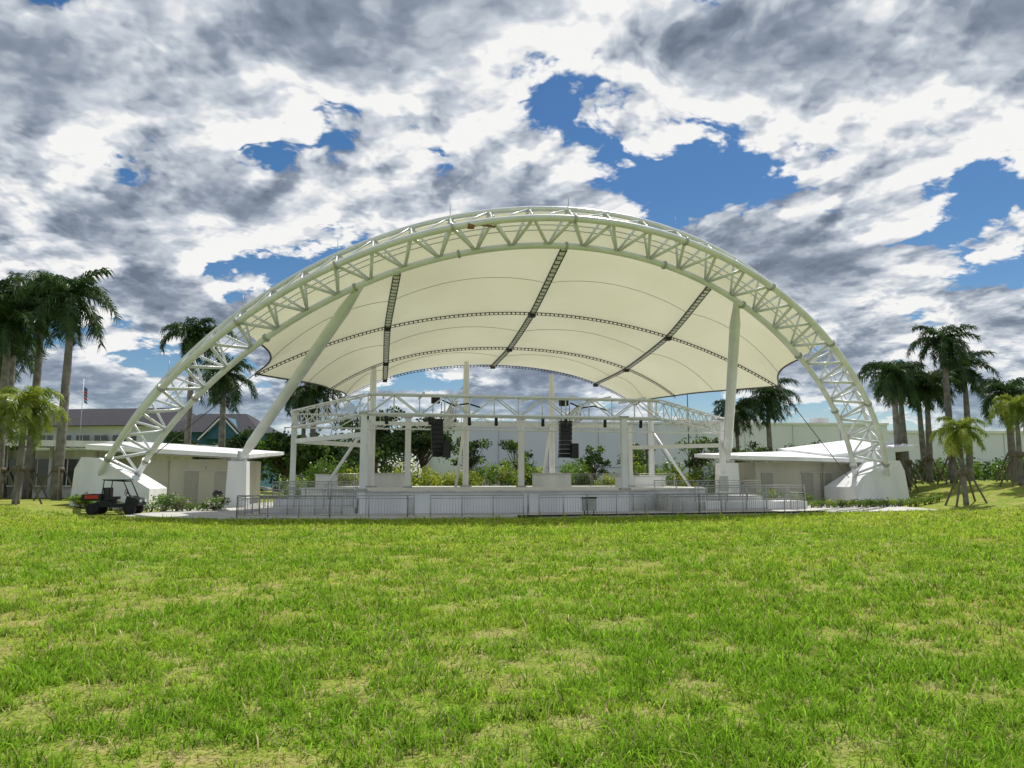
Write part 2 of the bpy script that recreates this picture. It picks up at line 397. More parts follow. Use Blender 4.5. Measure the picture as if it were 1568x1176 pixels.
def rearcol(x,y,zt,dx):
    q=MB(); q.path([(x,y,0.9),(x,y,1.2),(x,y,zt-1),(x,y,zt)],[0.28,0.25,0.25,0.18],'steelw',14)
    q.tube((x+dx,y-1.5,1.0),(x,y,zt*0.62),0.12,'steelw',10)
    q.box((x,y,1.08),(0.9,0.9,0.16),'galv',TH)
    q.build('rear_canopy_column')
rearcol(-3.8,62,11.4,-0.7); rearcol(-10.8,58,10.5,-3.2); rearcol(3.5,66,10.9,-1.0); rearcol(12.2,66,9.7,3.0)
# ------------------------------------------------------------------ stage deck
st=empty('concert_stage')
q=MB()
front=[(-8.3,42.1),(-6,42.25),(-2,42.9),(2,43.7),(6.6,44.9)]
deck=front+[(8,46.8),(13,51),(15,60),(11,70),(-14,66),(-15,54),(-10,46.5),(-8.6,44.0)]
q.slab(deck,-0.5,0.98,'white')
lip=[(x*1.012,y-0.12 if y<50 else y+0.1) for x,y in deck]
q.slab(lip,0.98,1.06,'conc')
q.build('deck',st)
q=MB()
for x,y,w,h in((-9.6,60,3.2,1.0),(3.2,61,3.0,1.0),(-14.2,58,1.6,0.9),(10.5,62,4,0.8)):
    q.box((x,y,1.06+h/2),(w,0.9,h),'white',TH); q.box((x,y,1.06+h+0.05),(w+0.15,1.05,0.1),'conc',TH)
q.build('low_walls',st)
q=MB()
for k_ in range(7):
    q.box((9.3+k_*0.32,46.4+k_*0.10,-0.2+0.075*(7-k_)+0.0),(0.32,2.2,0.15*(7-k_)),'conc',TH)
q.slab([(-13.4,41.3),(-8.7,42.1),(-8.8,43.6),(-13.6,42.8)],-0.5,0.12,'conc')
q.slab([(-13.6,43.3),(-9.0,44.1),(-9.2,46.2),(-13.8,45.4)],-0.5,0.55,'white')
q.slab([(11.9,46.6),(19,48.9),(18.5,50.6),(11.6,48.6)],-0.5,0.3,'white')
q.slab([(9,48.9),(17,51.6),(16.5,53.2),(9,50.9)],-0.5,0.6,'white')
q.build('ramps_and_steps',st)
# ------------------------------------------------------------------ railings
def railing(segs,H=1.08):
    q=MB()
    for pts in segs:
        for (x0,y0,z0),(x1,y1,z1) in zip(pts[:-1],pts[1:]):
            a=Vector((x0,y0,z0)); b_=Vector((x1,y1,z1)); L=(b_-a).length; up=Vector((0,0,1))
            q.tube(a+up*H,b_+up*H,0.03,'galv',6); q.tube(a+up*0.12,b_+up*0.12,0.018,'galv',5); q.tube(a+up*(H-0.14),b_+up*(H-0.14),0.016,'galv',5)
            n_=max(1,round(L/1.6))
            for i in range(n_+1): 
                p=a.lerp(b_,i/n_); q.tube(p,p+up*H,0.03,'galv',6)
            n_=max(1,round(L/0.15))
            for i in range(n_): 
                p=a.lerp(b_,(i+.5)/n_); q.tube(p+up*0.12,p+up*(H-0.14),0.008,'galv',4)
    return q.build('metal_railing')
zf=-0.19
railing([[(-13.6,37.6,zf),(-9,37.6,zf),(-5.2,37.9,zf),(-5.1,39.6,zf)],[(-4.1,38.2,zf),(0.6,39.2,zf)],[(0.8,39.3,zf),(0.9,41.0,zf)],[(1.4,39.5,zf),(4.0,40.3,zf),(10.5,42.6,zf),(17.4,45.2,zf),(17.6,48,zf)]])
railing([[(-13.6,37.6,zf),(-14.2,42.7,zf)],[(-13.5,41.35,0.12),(-8.8,42.15,0.12)],[(-13.7,43.4,0.55),(-9.1,44.2,0.55)],[(-13.9,45.3,0.55),(-9.4,46.1,0.55)],[(-13.2,39.8,zf),(-9.0,40.3,zf)]],1.0)
railing([[(7.2,45.2,zf),(11.5,46.6,zf)],[(12,46.7,0.3),(18.9,49.0,0.3)],[(9.2,49.0,0.6),(16.9,51.6,0.6)],[(11.7,48.5,0.3),(18.4,50.5,0.3)],[(8.5,43.7,zf),(15.5,46.2,zf)]],1.0)
railing([[(5.0,64.5,1.06),(13.2,61.5,1.06)],[(-14.5,62,1.06),(-12,64.9,1.06)]],1.05)
q=MB(); q.beam((0.3,38.3,-0.15),(18,43.7,-0.15),0.22,0.10,'black'); q.build('cable_ramp')
# ------------------------------------------------------------------ rigging frame
rig=empty('stage_rigging_truss')
def boxtruss(q,a,b_,w=0.5,h=1.1,n_=None,r=0.055):
    a=Vector(a);b_=Vector(b_); d=b_-a; L=d.length; dn=d.normalized(); sd=dn.cross(Vector((0,0,1))).normalized()*w/2; up=Vector((0,0,1))*h
    n_=n_ or max(2,round(L/1.4))
    for s_ in(-1,1):
        q.tube(a+sd*s_,b_+sd*s_,r,'steelw',6); q.tube(a+sd*s_+up,b_+sd*s_+up,r,'steelw',6)
        for i in range(n_):
            p=a.lerp(b_,i/n_)+sd*s_; p2=a.lerp(b_,(i+1)/n_)+sd*s_
            if i%2==0: q.tube(p,p2+up,r*0.6,'steelw',5)
            else: q.tube(p+up,p2,r*0.6,'steelw',5)
    for i in range(n_+1):
        p=a.lerp(b_,i/n_); q.tube(p-sd,p+sd,r*0.6,'steelw',5); q.tube(p-sd+up,p+sd+up,r*0.6,'steelw',5); q.tube(p-sd,p-sd+up,r*0.6,'steelw',5)
A=(-8.1,42.1,5.35);B=(9.0,45.8,5.35);Lc=(-14.5,50,5.1);Rc=(15.8,56.6,5.1)
q=MB()
boxtruss(q,A,B,0.7,1.1,12,0.065)
boxtruss(q,Lc,A,0.5,1.1); boxtruss(q,B,Rc,0.5,1.1)
boxtruss(q,Lc,Rc,0.5,0.9,None,0.045)
for f_ in(0.28,0.72):
    p=Vector(A).lerp(Vector(B),f_); p2=Vector((-11,57,5.3)).lerp(Vector((9.5,60.6,5.3)),f_); boxtruss(q,p,p2,0.3,0.8,None,0.04)
q.beam((-11,57,5.9),(9.5,60.6,5.9),0.2,0.3,'steelw')
for f_ in np.linspace(0.05,0.95,8):
    p=Vector(A).lerp(Vector(B),float(f_))+Vector((0,0,1.25)); q.beam(p,p+Vector((-0.9,5,0.2)),0.10,0.14,'steelw')
q.beam((-14.4,50,4.2),(-8.2,42.2,4.2),0.2,0.28,'steelw'); q.beam((-14.4,50,4.2),(-11,57,4.2),0.2,0.3,'steelw'); q.beam((15.7,56.6,4.2),(9.5,60.6,4.2),0.2,0.3,'steelw')
q.build('truss_frame',rig)
q=MB()
for x,y,w,zt in((-8.3,42.0,0.34,5.4),(6.7,45.1,0.34,5.4),(-14.5,50,0.34,6.25),(15.8,56.6,0.36,6.2),(-7.6,55,0.42,6.2),(0.7,58,0.42,6.3),(-11,57,0.3,6.1),(9.5,60.6,0.3,6.1)):
    q.box((x,y,(zt-0.3)/2),(w,w,zt+0.3),'steelw',TH); q.box((x,y,1.12),(w+0.25,w+0.25,0.12),'galv',TH)
    q.box((x,y,zt),(w+0.2,w+0.2,0.1),'galv',TH)
q.build('frame_columns',rig)
q=MB()
for x,y in((-4.4,44),(3.25,45.6)):
    for i in range(8):
        q.box((x+0.0,y+0.02*i*i,4.95-i*0.26),(0.72,0.5,0.235),'black',TH,0.96)
    q.tube((x-0.25,y,5.05),(x-0.25,y,6.2),0.02,'black',5); q.tube((x+0.25,y,5.05),(x+0.25,y,6.2),0.02,'black',5)
    q.box((x,y,5.15),(0.8,0.5,0.08),'black',TH)
    q.box((x+0.55,y+0.3,3.4),(0.42,0.5,0.9),'black',TH)
    q.box((x-0.1,y,6.35),(0.5,0.5,0.45),'black',TH)
    q.path([(x+0.3,y,6.3),(x+1.0,y,6.0),(x+1.8,y+0.4,6.15),(x+2.6,y+0.6,5.9)],0.05,'black',6)
q.build('line_array_speakers',rig)
q=MB()
for f_ in(0.06,0.2,0.33,0.42,0.58,0.66,0.8,0.93):
    p=Vector(A).lerp(Vector(B),f_)+Vector((0,-0.1,-0.2)); q.box(p,(0.18,0.18,0.16),'black'); q.path([p-Vector((0,0,0.1)),p-Vector((0,-0.1,0.35))],[0.09,0.11],'black',8)
q.build('stage_lights',rig)
# ------------------------------------------------------------------ buildings
def windows(q,x0,x1,y,z0,z1,n_,frame='white'):
    w=(x1-x0)/n_
    for i in range(n_):
        cx=x0+w*(i+.5); q.box((cx,y-0.02,(z0+z1)/2),(w*0.72,0.06,z1-z0),'glass'); q.box((cx,y-0.04,z0-0.05),(w*0.8,0.12,0.08),frame); q.box((cx,y-0.06,(z0+z1)/2),(0.05,0.06,z1-z0),frame)
q=MB()
q.slab([(-26.6,54.2),(-19.9,54.8),(-20.6,62),(-27.4,61.4)],-0.5,3.1,'beige')
for x,w in((-23.1,0.95),(-21.0,0.95)):
    yy=54.2+(x+26.6)*0.09; q.box((x,yy-0.02,1.1),(w,0.07,2.3),'beige_d',0.09); q.box((x,yy-0.03,2.3),(w+0.15,0.1,0.07),'conc',0.09); q.box((x+0.35,yy-0.08,1.1),(0.06,0.06,0.15),'galv')
    q.box((x+0.9,yy-0.05,2.5),(0.2,0.12,0.15),'galv',0.09)
q.prism([(-29.8,52.6,3.75),(-18.6,53.4,3.15),(-19.2,63.5,3.7),(-30.6,62.6,4.4)],[(-29.8,52.6,4.1),(-18.6,53.4,3.42),(-19.2,63.5,3.95),(-30.6,62.6,4.75)],'white')
q.prism([(-29.6,52.75,3.65),(-18.8,53.55,3.05),(-19.3,63.3,3.6),(-30.4,62.4,4.3)],[(-29.6,52.75,3.74),(-18.8,53.55,3.14),(-19.3,63.3,3.69),(-30.4,62.4,4.39)],'beige_d')
q.tube((-24.7,54.3,0),(-24.7,54.3,3.0),0.05,'beige',6)
q.build('service_building')
q=MB()
q.slab([(-58,60),(-31,58),(-30.5,72),(-58,74)],-0.5,3.9,'conc')
q.prism([(-60,58,4.6),(-29,55.6,4.0),(-28.5,73,4.5),(-60,76,5.1)],[(-60,58,5.1),(-29,55.6,4.45),(-28.5,73,4.9),(-60,76,5.5)],'white')
windows(q,-56,-33,58.1,1.2,3.2,10)
for x in np.linspace(-56,-32,8): q.tube((x,58.0,-0.3),(x,58.0,4.3),0.14,'white',8)
q.build('pavilion_building')
q=MB()
q.slab([(18.8,58.4),(26.6,59.8),(25.4,67),(17.6,65.6)],-0.5,3.0,'beige')
q.slab([(26.6,60.4),(31.0,61.2),(30,67.6),(25.6,67)],-0.5,3.0,'beige')
for t_ in(0.12,0.55,0.75):
    x=18.8+7.8*t_; y=58.4+1.4*t_; q.box((x,y-0.02,1.05),(0.95,0.08,2.2),'beige_d',0.178); q.box((x,y-0.05,2.2),(1.1,0.1,0.07),'conc',0.178)
q.prism([(17.3,57.0,3.15),(27.6,58.6,2.95),(26.2,68.2,3.9),(16.2,67,3.6)],[(17.3,57.0,3.45),(27.6,58.6,3.25),(26.2,68.2,4.2),(16.2,67,3.9)],'white')
q.prism([(25.2,59.2,3.3),(32.6,60.2,4.0),(31.4,69.4,4.9),(24.2,68.4,4.1)],[(25.2,59.2,3.6),(32.6,60.2,4.4),(31.4,69.4,5.3),(24.2,68.4,4.4)],'white')
q.prism([(17.5,57.15,3.05),(27.4,58.75,2.85),(26.1,68,3.8),(16.4,66.8,3.5)],[(17.5,57.15,3.14),(27.4,58.75,2.94),(26.1,68,3.89),(16.4,66.8,3.59)],'beige_d')
q.tube((24.4,59.2,0),(24.4,59.2,3.0),0.05,'beige',6)
q.build('service_building')
q=MB()
q.slab([(-6.5,112),(58,116),(58,190),(-17,190),(-16.5,140)],-0.5,9.9,'ware')
q.slab([(-6.7,111.8),(58.2,115.8),(58.2,190),(-17.2,190),(-16.8,140)],9.9,10.2,'white')
q.slab([(58.2,118),(150,124),(150,190),(58.2,190)],-0.5,8.8,'ware')
q.slab([(58.4,117.7),(150.2,123.7),(150.2,190),(58.4,190)],8.8,9.2,'white')
for x in np.arange(-2,58,7.5):
    y=112+(x+6.5)*4/64.5; q.box((float(x),y-0.02,4.7),(0.10,0.1,10.2),'ware_d')
for x in np.arange(62,150,8): q.box((float(x),118+(x-58.2)*6/92-0.02,4.2),(0.10,0.1,9.0),'ware_d')
q.beam((-6.4,111.95,3.4),(58,115.95,3.4),0.08,0.08,'ware_d')
for x in(20,31,42): 
    y=112+(x+6.5)*4/64.5; q.box((x,y-0.05,1.8),(4,0.1,4.0),'ware_d',0.06)
for x in(6,17,28,39,50): q.box((x,122,10.8),(2.2,2.2,1.2),'conc')
q.build('white_warehouse')
q=MB()
q.slab([(-80,122),(-53,118),(-53,132),(-80,136)],-0.5,10.0,'ware')
q.prism([(-82,120,10),(-51.5,116.5,10),(-51.5,133.5,10),(-82,138,10)],[(-78,127.5,13.4),(-55,124.5,13.4),(-55,126,13.4),(-78,129.5,13.4)],'roofd')
windows(q,-78,-55,119,6.5,8.5,8)
q.build('dark_roofed_building')
q=MB()
q.slab([(-51,110),(-37.5,110),(-37.5,122),(-51,122)],-0.5,8.4,'blue')
q.prism([(-52,109,8.4),(-36.5,109,8.4),(-36.5,123,8.4),(-52,123,8.4)],[(-48,115.4,11.6),(-41,115.4,11.6),(-41,116.6,11.6),(-48,116.6,11.6)],'roofd')
q.prism([(-44.8,108.6,7.4),(-38.8,108.6,7.4),(-41.8,108.6,10.6)],[(-44.8,115,7.4),(-38.8,115,7.4),(-41.8,115,10.6)],'blue')
q.beam((-45.3,108.4,7.3),(-41.8,108.4,10.9),0.9,0.2,'roofd'); q.beam((-41.8,108.4,10.9),(-38.3,108.4,7.3),0.9,0.2,'roofd')
q.beam((-45.1,107.9,7.2),(-41.8,107.9,10.6),0.06,0.2,'white'); q.beam((-41.8,107.9,10.6),(-38.5,107.9,7.2),0.06,0.2,'white')
for x in(-49,-46.5,-43,-40.5):
    q.box((x,109.95,5.9),(1.3,0.12,1.7),'white'); q.box((x,109.9,5.9),(1.0,0.12,1.4),'glass')
q.build('blue_house')
q=MB(); q.tube((-57.5,100,0),(-57.5,100,15.0),0.06,'galv',8,0.035)
for i in range(5):
    z_=13.9-0.42*i; q.face([(-57.42+0.03*i,100,z_),(-57.0,100.1,z_-0.25),(-56.95+0.03*i,100.15,z_-0.67),(-57.4+0.03*(i+1),100,z_-0.42)],'red' if i%2 else 'blue')
q.build('flag_pole')
def lamp(x,y,h):
    q=MB(); q.tube((x,y,-0.3),(x,y,h),0.08,'black',8,0.05); q.box((x+0.35,y,h),(0.9,0.25,0.08),'black'); q.path([(x,y,-0.3),(x,y,0.5)],[0.2,0.14],'conc',10); q.build('street_lamp')
lamp(20.2,86,12.0); lamp(11.8,66,4.2); lamp(-26,86,7.5); lamp(59,80,8); lamp(-9.5,70,4.4)
# ------------------------------------------------------------------ palms
def palm(x,y,hc,fl=3.3,mt='palm',nf=21,tr=0.24,brace=True,curve=0.25,wild=1.0,seed=0,name='royal_palm'):
    rd=random.Random(seed); g0=float(hgt(x,y))-0.3; q=MB()
    ca=rd.random()*6.28; pts=[];rr=[]
    top=Vector((x+math.cos(ca)*curve,y+math.sin(ca)*curve*0.5,hc-0.9))
    for i in range(11):
        t=i/10; p=Vector((x,y,g0)).lerp(top,t); p.x+=0.12*math.sin(t*3.1)*math.cos(ca)*curve*2
        pts.append(p); rr.append(tr*(1.35-1.2*t if t<0.12 else (1.18-0.15*t+0.12*math.sin(t*3.14)-0.25*t*t)) )
    q.path(pts,rr,'bark',12)
    cs=[pts[-1],pts[-1]+Vector((0,0,0.4)),pts[-1]+Vector((0,0,1.0)),pts[-1]+Vector((0,0,1.5))]
    q.path(cs,[rr[-1]*1.05,rr[-1]*1.25,rr[-1]*0.9,rr[-1]*0.4],'crownshaft',10)
    c=pts[-1]+Vector((0,0,1.15)); wind=0.5*rd.random()+0.2
    for f in range(nf):
        az=f*2.39996+rd.random()*0.8; tt=f/(nf-1)
        el=R(76-118*tt**0.8+rd.uniform(-14,14)); Lf=fl*(0.76+0.27*math.sin(tt*3.14)+rd.uniform(-.16,.12)); droop=R(70+60*rd.random())*wild
        NSg=16; p=c.copy(); rach=[p.copy()]; dirs=[]
        for i in range(NSg):
            t=(i+.5)/NSg; a=max(el-droop*t**1.4,R(-86))
            d=Vector((math.cos(az)*math.cos(a)+wind*0.35*t,math.sin(az)*math.cos(a),math.sin(a))).normalized()
            p=p+d*Lf/NSg; rach.append(p.copy()); dirs.append(d)
        q.path(rach[::2],[0.045*(1-0.85*i/(len(rach[::2])-1)) for i in range(len(rach[::2]))],'crownshaft' if mt=='palm' else mt,4,False)
        side0=Vector((-math.sin(az),math.cos(az),0))
        k=q.k(mt)
        NL=36
        for i in range(NL):
            t=0.08+0.92*i/NL; ix=min(int(t*NSg),NSg-1); fr_=t*NSg-ix
            bp_=rach[ix].lerp(rach[ix+1],fr_); d=dirs[ix]
            upv=side0.cross(d).normalized()
            if upv.z<0: upv=-upv
            ll=fl*0.26*(math.sin(min(1,t*1.25+0.12)*math.pi*0.78)**0.7+0.12)
            for sgn in(-1,1):
                for ly in((0.25,) if rd.random()<0.4 else (0.45,-0.35)):
                    l_=ll*rd.uniform(0.6,1.2)
                    dv=(side0*sgn*(0.85+rd.uniform(-.2,.2))+d*(0.5+0.5*t)+upv*(ly+rd.uniform(-.3,.3))).normalized()
                    mid=bp_+dv*l_*0.5; dv2=(dv+Vector((0.2,0,-0.9-0.7*rd.random()))).normalized(); tip=mid+dv2*l_*0.6
                    wv=d*0.046*fl/3.3
                    b0=len(q.v); q.v+=[tuple(bp_-wv*0.6),tuple(bp_+wv*0.6),tuple(mid+wv),tuple(mid-wv),tuple(tip)]
                    q.f+=[(b0,b0+1,b0+2,b0+3),(b0+3,b0+2,b0+4)]; q.mi+=[k,k]; q.sm+=[False,False]
    if brace:
        for a in range(4):
            an=a*math.pi/2+0.6; zb=g0+2.5
            q.beam((x+math.cos(an)*0.3,y+math.sin(an)*0.3,zb),(x+math.cos(an)*1.35,y+math.sin(an)*1.35,g0+0.2),0.1,0.1,'wood')
        q.path([(x,y,zb-0.25),(x,y,zb+0.05)],0.36,'wood',10)
    q.build(name,recalc=False)
P=[(-31.2,52,14.2,4.0,.25),(-35.8,56,15.6,3.8,.24),(-36.3,53.6,13.0,3.7,.24),(-41.2,60,12.2,3.6,.25),(-39.0,58,16.0,3.6,.24),
   (-32.4,75,16.0,3.9,.27),(-27.6,72,11.4,4.1,.27),(-21.0,80,11.2,4.2,.28),
   (32.0,62,10.1,3.2,.24),(34.6,66,10.3,3.1,.22),(36.2,62,12.9,3.1,.23),(42.4,70,11.8,3.3,.24),(36.4,66,9.6,3.0,.22),(39.4,72,10.4,3.1,.22),
   (31.0,90,11.4,4.4,.27),(27.5,92,9.8,3.8,.22),(38.2,57.5,8.0,3.1,.22),(-24.6,88,11.0,3.6,.24)]
for i,(x,y,h,fl,tr) in enumerate(P): palm(x,y,h,fl,tr=tr,seed=i+3,brace=(y<70))
palm(-29.4,45.0,5.9,2.8,'palmy',22,0.17,True,0.1,1.1,91,'young_palm')
palm(29.9,50,4.7,2.2,'palmy',18,0.14,True,0.1,1.1,92,'young_palm')
palm(35.6,53,6.6,2.4,'palmy',16,0.15,True,0.1,1.1,93,'young_palm')
# ------------------------------------------------------------------ leafy plants
def leafcloud(clumps,n_,size,mats,name,extra=None,seed=1,parent=None):
    r_=np.random.default_rng(seed); cl=np.array(clumps,float)
    idx=r_.integers(0,len(cl),n_); d=r_.normal(size=(n_,3)); d/=np.linalg.norm(d,axis=1)[:,None]; rad=r_.random(n_)**0.45
    wob=1+0.25*np.sin(d[:,0]*5+idx)*np.cos(d[:,1]*4+idx*2)
    c=cl[idx,:3]+d*cl[idx,3:6]*(rad*wob)[:,None]
    a=r_.normal(size=(n_,3)); a/=np.linalg.norm(a,axis=1)[:,None]; b_=np.cross(a,r_.normal(size=(n_,3))); b_/=np.linalg.norm(b_,axis=1)[:,None]
    s_=(size*(0.6+0.8*r_.random(n_)))[:,None]
    Pq=np.stack([c-a*s_*0.5,c+b_*s_*0.28,c+a*s_*0.5,c-b_*s_*0.28],1).reshape(-1,3)
    q=MB()
    if extra: extra(q)
    b0=len(q.v); q.v+=Pq.tolist()
    ks=[q.k(mm) for mm in mats]; pick=r_.integers(0,len(ks),n_)
    if len(ks)>1: pick=np.where(idx%len(ks)==0,0,pick)
    q.f+=[(b0+4*i,b0+4*i+1,b0+4*i+2,b0+4*i+3) for i in range(n_)]; q.mi+=[ks[i] for i in pick]; q.sm+=[False]*n_
    return q.build(name,recalc=False)
def shrub(x,y,z,r,h,mats=('leaf',),seed=0,n_=900,size=0.16,name='shrub'):
    rd=random.Random(seed); cl=[(x+rd.uniform(-.6,.6)*r,y+rd.uniform(-.5,.5)*r,z+h*rd.uniform(.3,.75),r*rd.uniform(.35,.6),r*rd.uniform(.35,.6),h*rd.uniform(.25,.42)) for _ in range(8)]
    leafcloud(cl,n_,size,mats,name,lambda q:[q.tube((x+rd.uniform(-.3,.3)*r,y,z-0.1),(x+rd.uniform(-.5,.5)*r,y,z+h*0.6),0.03,'bark2',5) for _ in range(5)],seed)
def tree(x,y,z,h,r,mats=('leafd',),seed=0,n_=2500,size=0.22,name='small_tree',dens=14):
    rd=random.Random(seed); cl=[]; br=[]
    for _ in range(dens):
        a=rd.random()*6.28; rr_=r*rd.uniform(0.1,0.85); zz=z+h*rd.uniform(0.5,0.95); c=(x+math.cos(a)*rr_,y+math.sin(a)*rr_,zz); s_=r*rd.uniform(.22,.42)
        cl.append((*c,s_,s_,s_*0.8)); br.append(c)
    def ex(q):
        q.path([(x,y,z-0.3),(x+0.05*h*rd.uniform(-1,1),y,z+h*0.3),(x,y,z+h*0.7)],[0.035*h*0.7,0.02*h,0.008*h],'bark2',8)
        for c in br: q.path([(x,y,z+h*rd.uniform(.25,.5)),((x+c[0])/2,(y+c[1])/2,(z+h*.4+c[2])/2),c],[0.012*h,0.008*h,0.003*h],'bark2',5)
    leafcloud(cl,n_,size,mats,name,ex,seed)
rd=random.Random(5)
for i in range(30):
    x=-18+i*1.4+rd.uniform(-.4,.4); y=71.5+0.17*x+rd.uniform(-1.5,1.5)
    mt=rd.choice([('leaf',),('leafy','leaf'),('leaf','leafy'),('leafy','leaf')])
    shrub(x,y,0.0,1.6,rd.uniform(2.1,3.9),mt,i+10,1000,0.24)
for i,(x,y,h,r_) in enumerate([(-4.0,74,6.2,1.9),(0.5,75,5.4,1.7),(18.5,76,6.0,2.4),(12.5,76,5.2,2.2),(21.8,76,5.8,2.2),(-13.8,72,6.2,2.0),(26,80,5.8,2.4),(8.2,75,4.8,1.7),(31,82,6,2.4)]):
    tree(x,y,0,h,r_,('leafd','leaf'),i+50,1500,0.26)
for i,(x,y,h,r_) in enumerate([(-19,72,5.2,2.6),(-23,77,6.0,3.0),(-16.5,90,10,4.5),(-11,92,10,4.5),(-30,88,7,3.5),(-36,84,6.5,3)]):
    tree(x,y,0,h,r_,('leafd','leaf') if i<2 else ('leafd',),i+70,4200,0.42,'shade_tree',20)
for i,(x,y,r_,h) in enumerate([(-19.6,44.6,1.5,1.2),(-17.9,45.8,1.1,1.0),(-17.3,60,1.5,2.4),(-16.2,58,1.4,2.2),(-15.6,61,1.6,2.6),(-25.5,45.2,1.2,0.8),(19.0,55.5,1.2,1.2),(21.2,56.2,1.1,1.0),(17.0,60.5,1.4,2.6)]):
    shrub(x,y,float(hgt(x,y)),r_,h,('leaf','flower','leaf','leaf') if i<2 else ('leaf','leafy'),i+200,1200,0.14)
for i in range(18):
    x=19.8+i*0.6; y=50.2+i*0.2; shrub(x,y,float(hgt(x,y))+0.02,0.65,0.6,('leaf','leafy'),i+240,280,0.11)
for i in range(8):
    x=-24.5+i*0.75; shrub(x,44.8+0.1*i,float(hgt(x,44.8)),0.65,0.6,('leaf',),i+270,280,0.10)
for i in range(12):
    x=34+i*2.0; shrub(x,69+i*0.8,1.2,1.5,2.2,('leaf','leafd'),i+290,700,0.22)
cl=[]
for i in range(70):
    x=-130+i*1.6+rd.uniform(-2,2); cl.append((x,rd.uniform(136,150),rd.uniform(3,8.5),5,4,rd.uniform(2.5,4.5)))
leafcloud(cl,20000,0.9,('leafd',),'distant_trees',None,400)
cl=[]
for i in range(45):
    x=60+i*2.5+rd.uniform(-2,2); cl.append((x,rd.uniform(100,108),rd.uniform(1,3.5),3,3,rd.uniform(1.5,2.8)))
leafcloud(cl,12000,0.6,('leafd','leaf'),'distant_hedge',None,401)
cl=[]
for i in range(40):
    x=-75+i*1.5; cl.append((x,rd.uniform(92,98),rd.uniform(1.5,4.5),2.4,2.4,rd.uniform(1.5,3)))
leafcloud(cl,13000,0.5,('leafd','leaf'),'distant_hedge',None,402)
# ------------------------------------------------------------------ utility cart
def cart(x,y,z,rot):
    root=empty('utility_cart'); root.location=(x,y,z); root.rotation_euler=(0,0,rot)
    q=MB()
    def prof(pts,w0,w1,mm): q.prism([(a,w0,c) for a,c in pts],[(a,w1,c) for a,c in pts],mm)
    prof([(-1.45,0.45),(0.2,0.40),(0.75,0.42),(1.35,0.5),(1.42,0.72),(1.25,0.9),(0.75,1.02),(0.68,0.62),(-0.1,0.58),(-0.15,0.8),(-0.45,0.82)],-0.62,0.62,'cartb')
    prof([(-1.5,0.78),(-0.5,0.78),(-0.5,1.12),(-0.56,1.12),(-0.56,0.84),(-1.44,0.84),(-1.44,1.12),(-1.5,1.12)],-0.65,0.65,'cartb')
    prof([(-1.5,0.84),(-0.5,0.84),(-0.5,1.12),(-1.5,1.12)],-0.72,-0.66,'cartb'); prof([(-1.5,0.84),(-0.5,0.84),(-0.5,1.12),(-1.5,1.12)],0.66,0.72,'cartb')
    q.box((-1.52,-0.45,0.95),(0.04,0.3,0.2),'red'); q.box((-1.0,-0.73,0.98),(0.7,0.02,0.2),'red')
    q.box((-0.2,-0.3,0.9),(0.5,0.5,0.16),'black');q.box((-0.2,0.3,0.9),(0.5,0.5,0.16),'black')
    q.box((-0.42,-0.3,1.2),(0.12,0.5,0.55),'black');q.box((-0.42,0.3,1.2),(0.12,0.5,0.55),'black')
    q.box((1.42,-0.4,0.75),(0.04,0.22,0.14),'white');q.box((1.42,0.4,0.75),(0.04,0.22,0.14),'white')
    q.build('body',root)
    q=MB()
    for yy in(-0.6,0.6):
        q.path([(0.95,yy,0.95),(0.55,yy,1.82),(-0.45,yy,1.88),(-0.55,yy,0.8)],0.035,'black',8)
    for xx,zz in((0.55,1.82),(-0.45,1.88),(-0.5,1.35)): q.tube((xx,-0.6,zz),(xx,0.6,zz),0.03,'black',8)
    q.box((0.05,0,1.9),(1.15,1.3,0.05),'teal'); q.tube((0.7,0.3,1.0),(0.4,0.3,1.2),0.02,'black',6)
    q.path([(0.4,0.3+0.17*math.cos(a),1.2+0.17*math.sin(a)) for a in np.linspace(0,6.28,13)],0.02,'black',6)
    q.build('roll_cage',root)
    q=MB()
    for xx in(-0.95,0.95):
        for yy in(-0.62,0.62):
            q.path([(xx,yy-0.12,0.32),(xx,yy-0.1,0.32),(xx,yy+0.1,0.32),(xx,yy+0.12,0.32)],[0.26,0.32,0.32,0.26],'tyre',18); q.path([(xx,yy-0.13,0.32),(xx,yy+0.13,0.32)],0.12,'cartb',12)
    q.build('wheels',root)
cart(-21.9,42.0,float(hgt(-21.9,42.0)),R(8))
def car(x,y,mm,rot=0):
    root=empty('parked_car'); root.location=(x,y,-0.2); root.rotation_euler=(0,0,rot); q=MB()
    lo=[(-2.2,0.35),(2.2,0.35),(2.25,0.6),(2.1,0.85),(1.1,0.98),(-1.9,1.0),(-2.25,0.9),(-2.28,0.6)]
    q.prism([(a,-0.88,c) for a,c in lo],[(a,0.88,c) for a,c in lo],mm)
    up=[(1.05,0.97),(0.35,1.45),(-1.1,1.48),(-1.85,0.99)]
    q.prism([(a,-0.8,c) for a,c in up],[(a,0.8,c) for a,c in up],'glass')
    q.prism([(0.35,-0.7,1.455),(-1.1,-0.7,1.485),(-1.1,-0.7,1.52),(0.3,-0.7,1.5)],[(0.35,0.7,1.455),(-1.1,0.7,1.485),(-1.1,0.7,1.52),(0.3,0.7,1.5)],mm)
    q.build('body',root); q=MB()
    for xx in(-1.4,1.4):
        for yy in(-0.8,0.8): q.path([(xx,yy-0.11,0.33),(xx,yy+0.11,0.33)],0.33,'tyre',16); q.path([(xx,yy-0.12,0.33),(xx,yy+0.12,0.33)],0.18,'galv',10)
    q.build('wheels',root)
for x,y,mm in((-31,90,'carw'),(-26,90.5,'card'),(-21,90,'carw'),(1.5,96,'card'),(9,96,'carw')): car(x,y,mm,R(4))
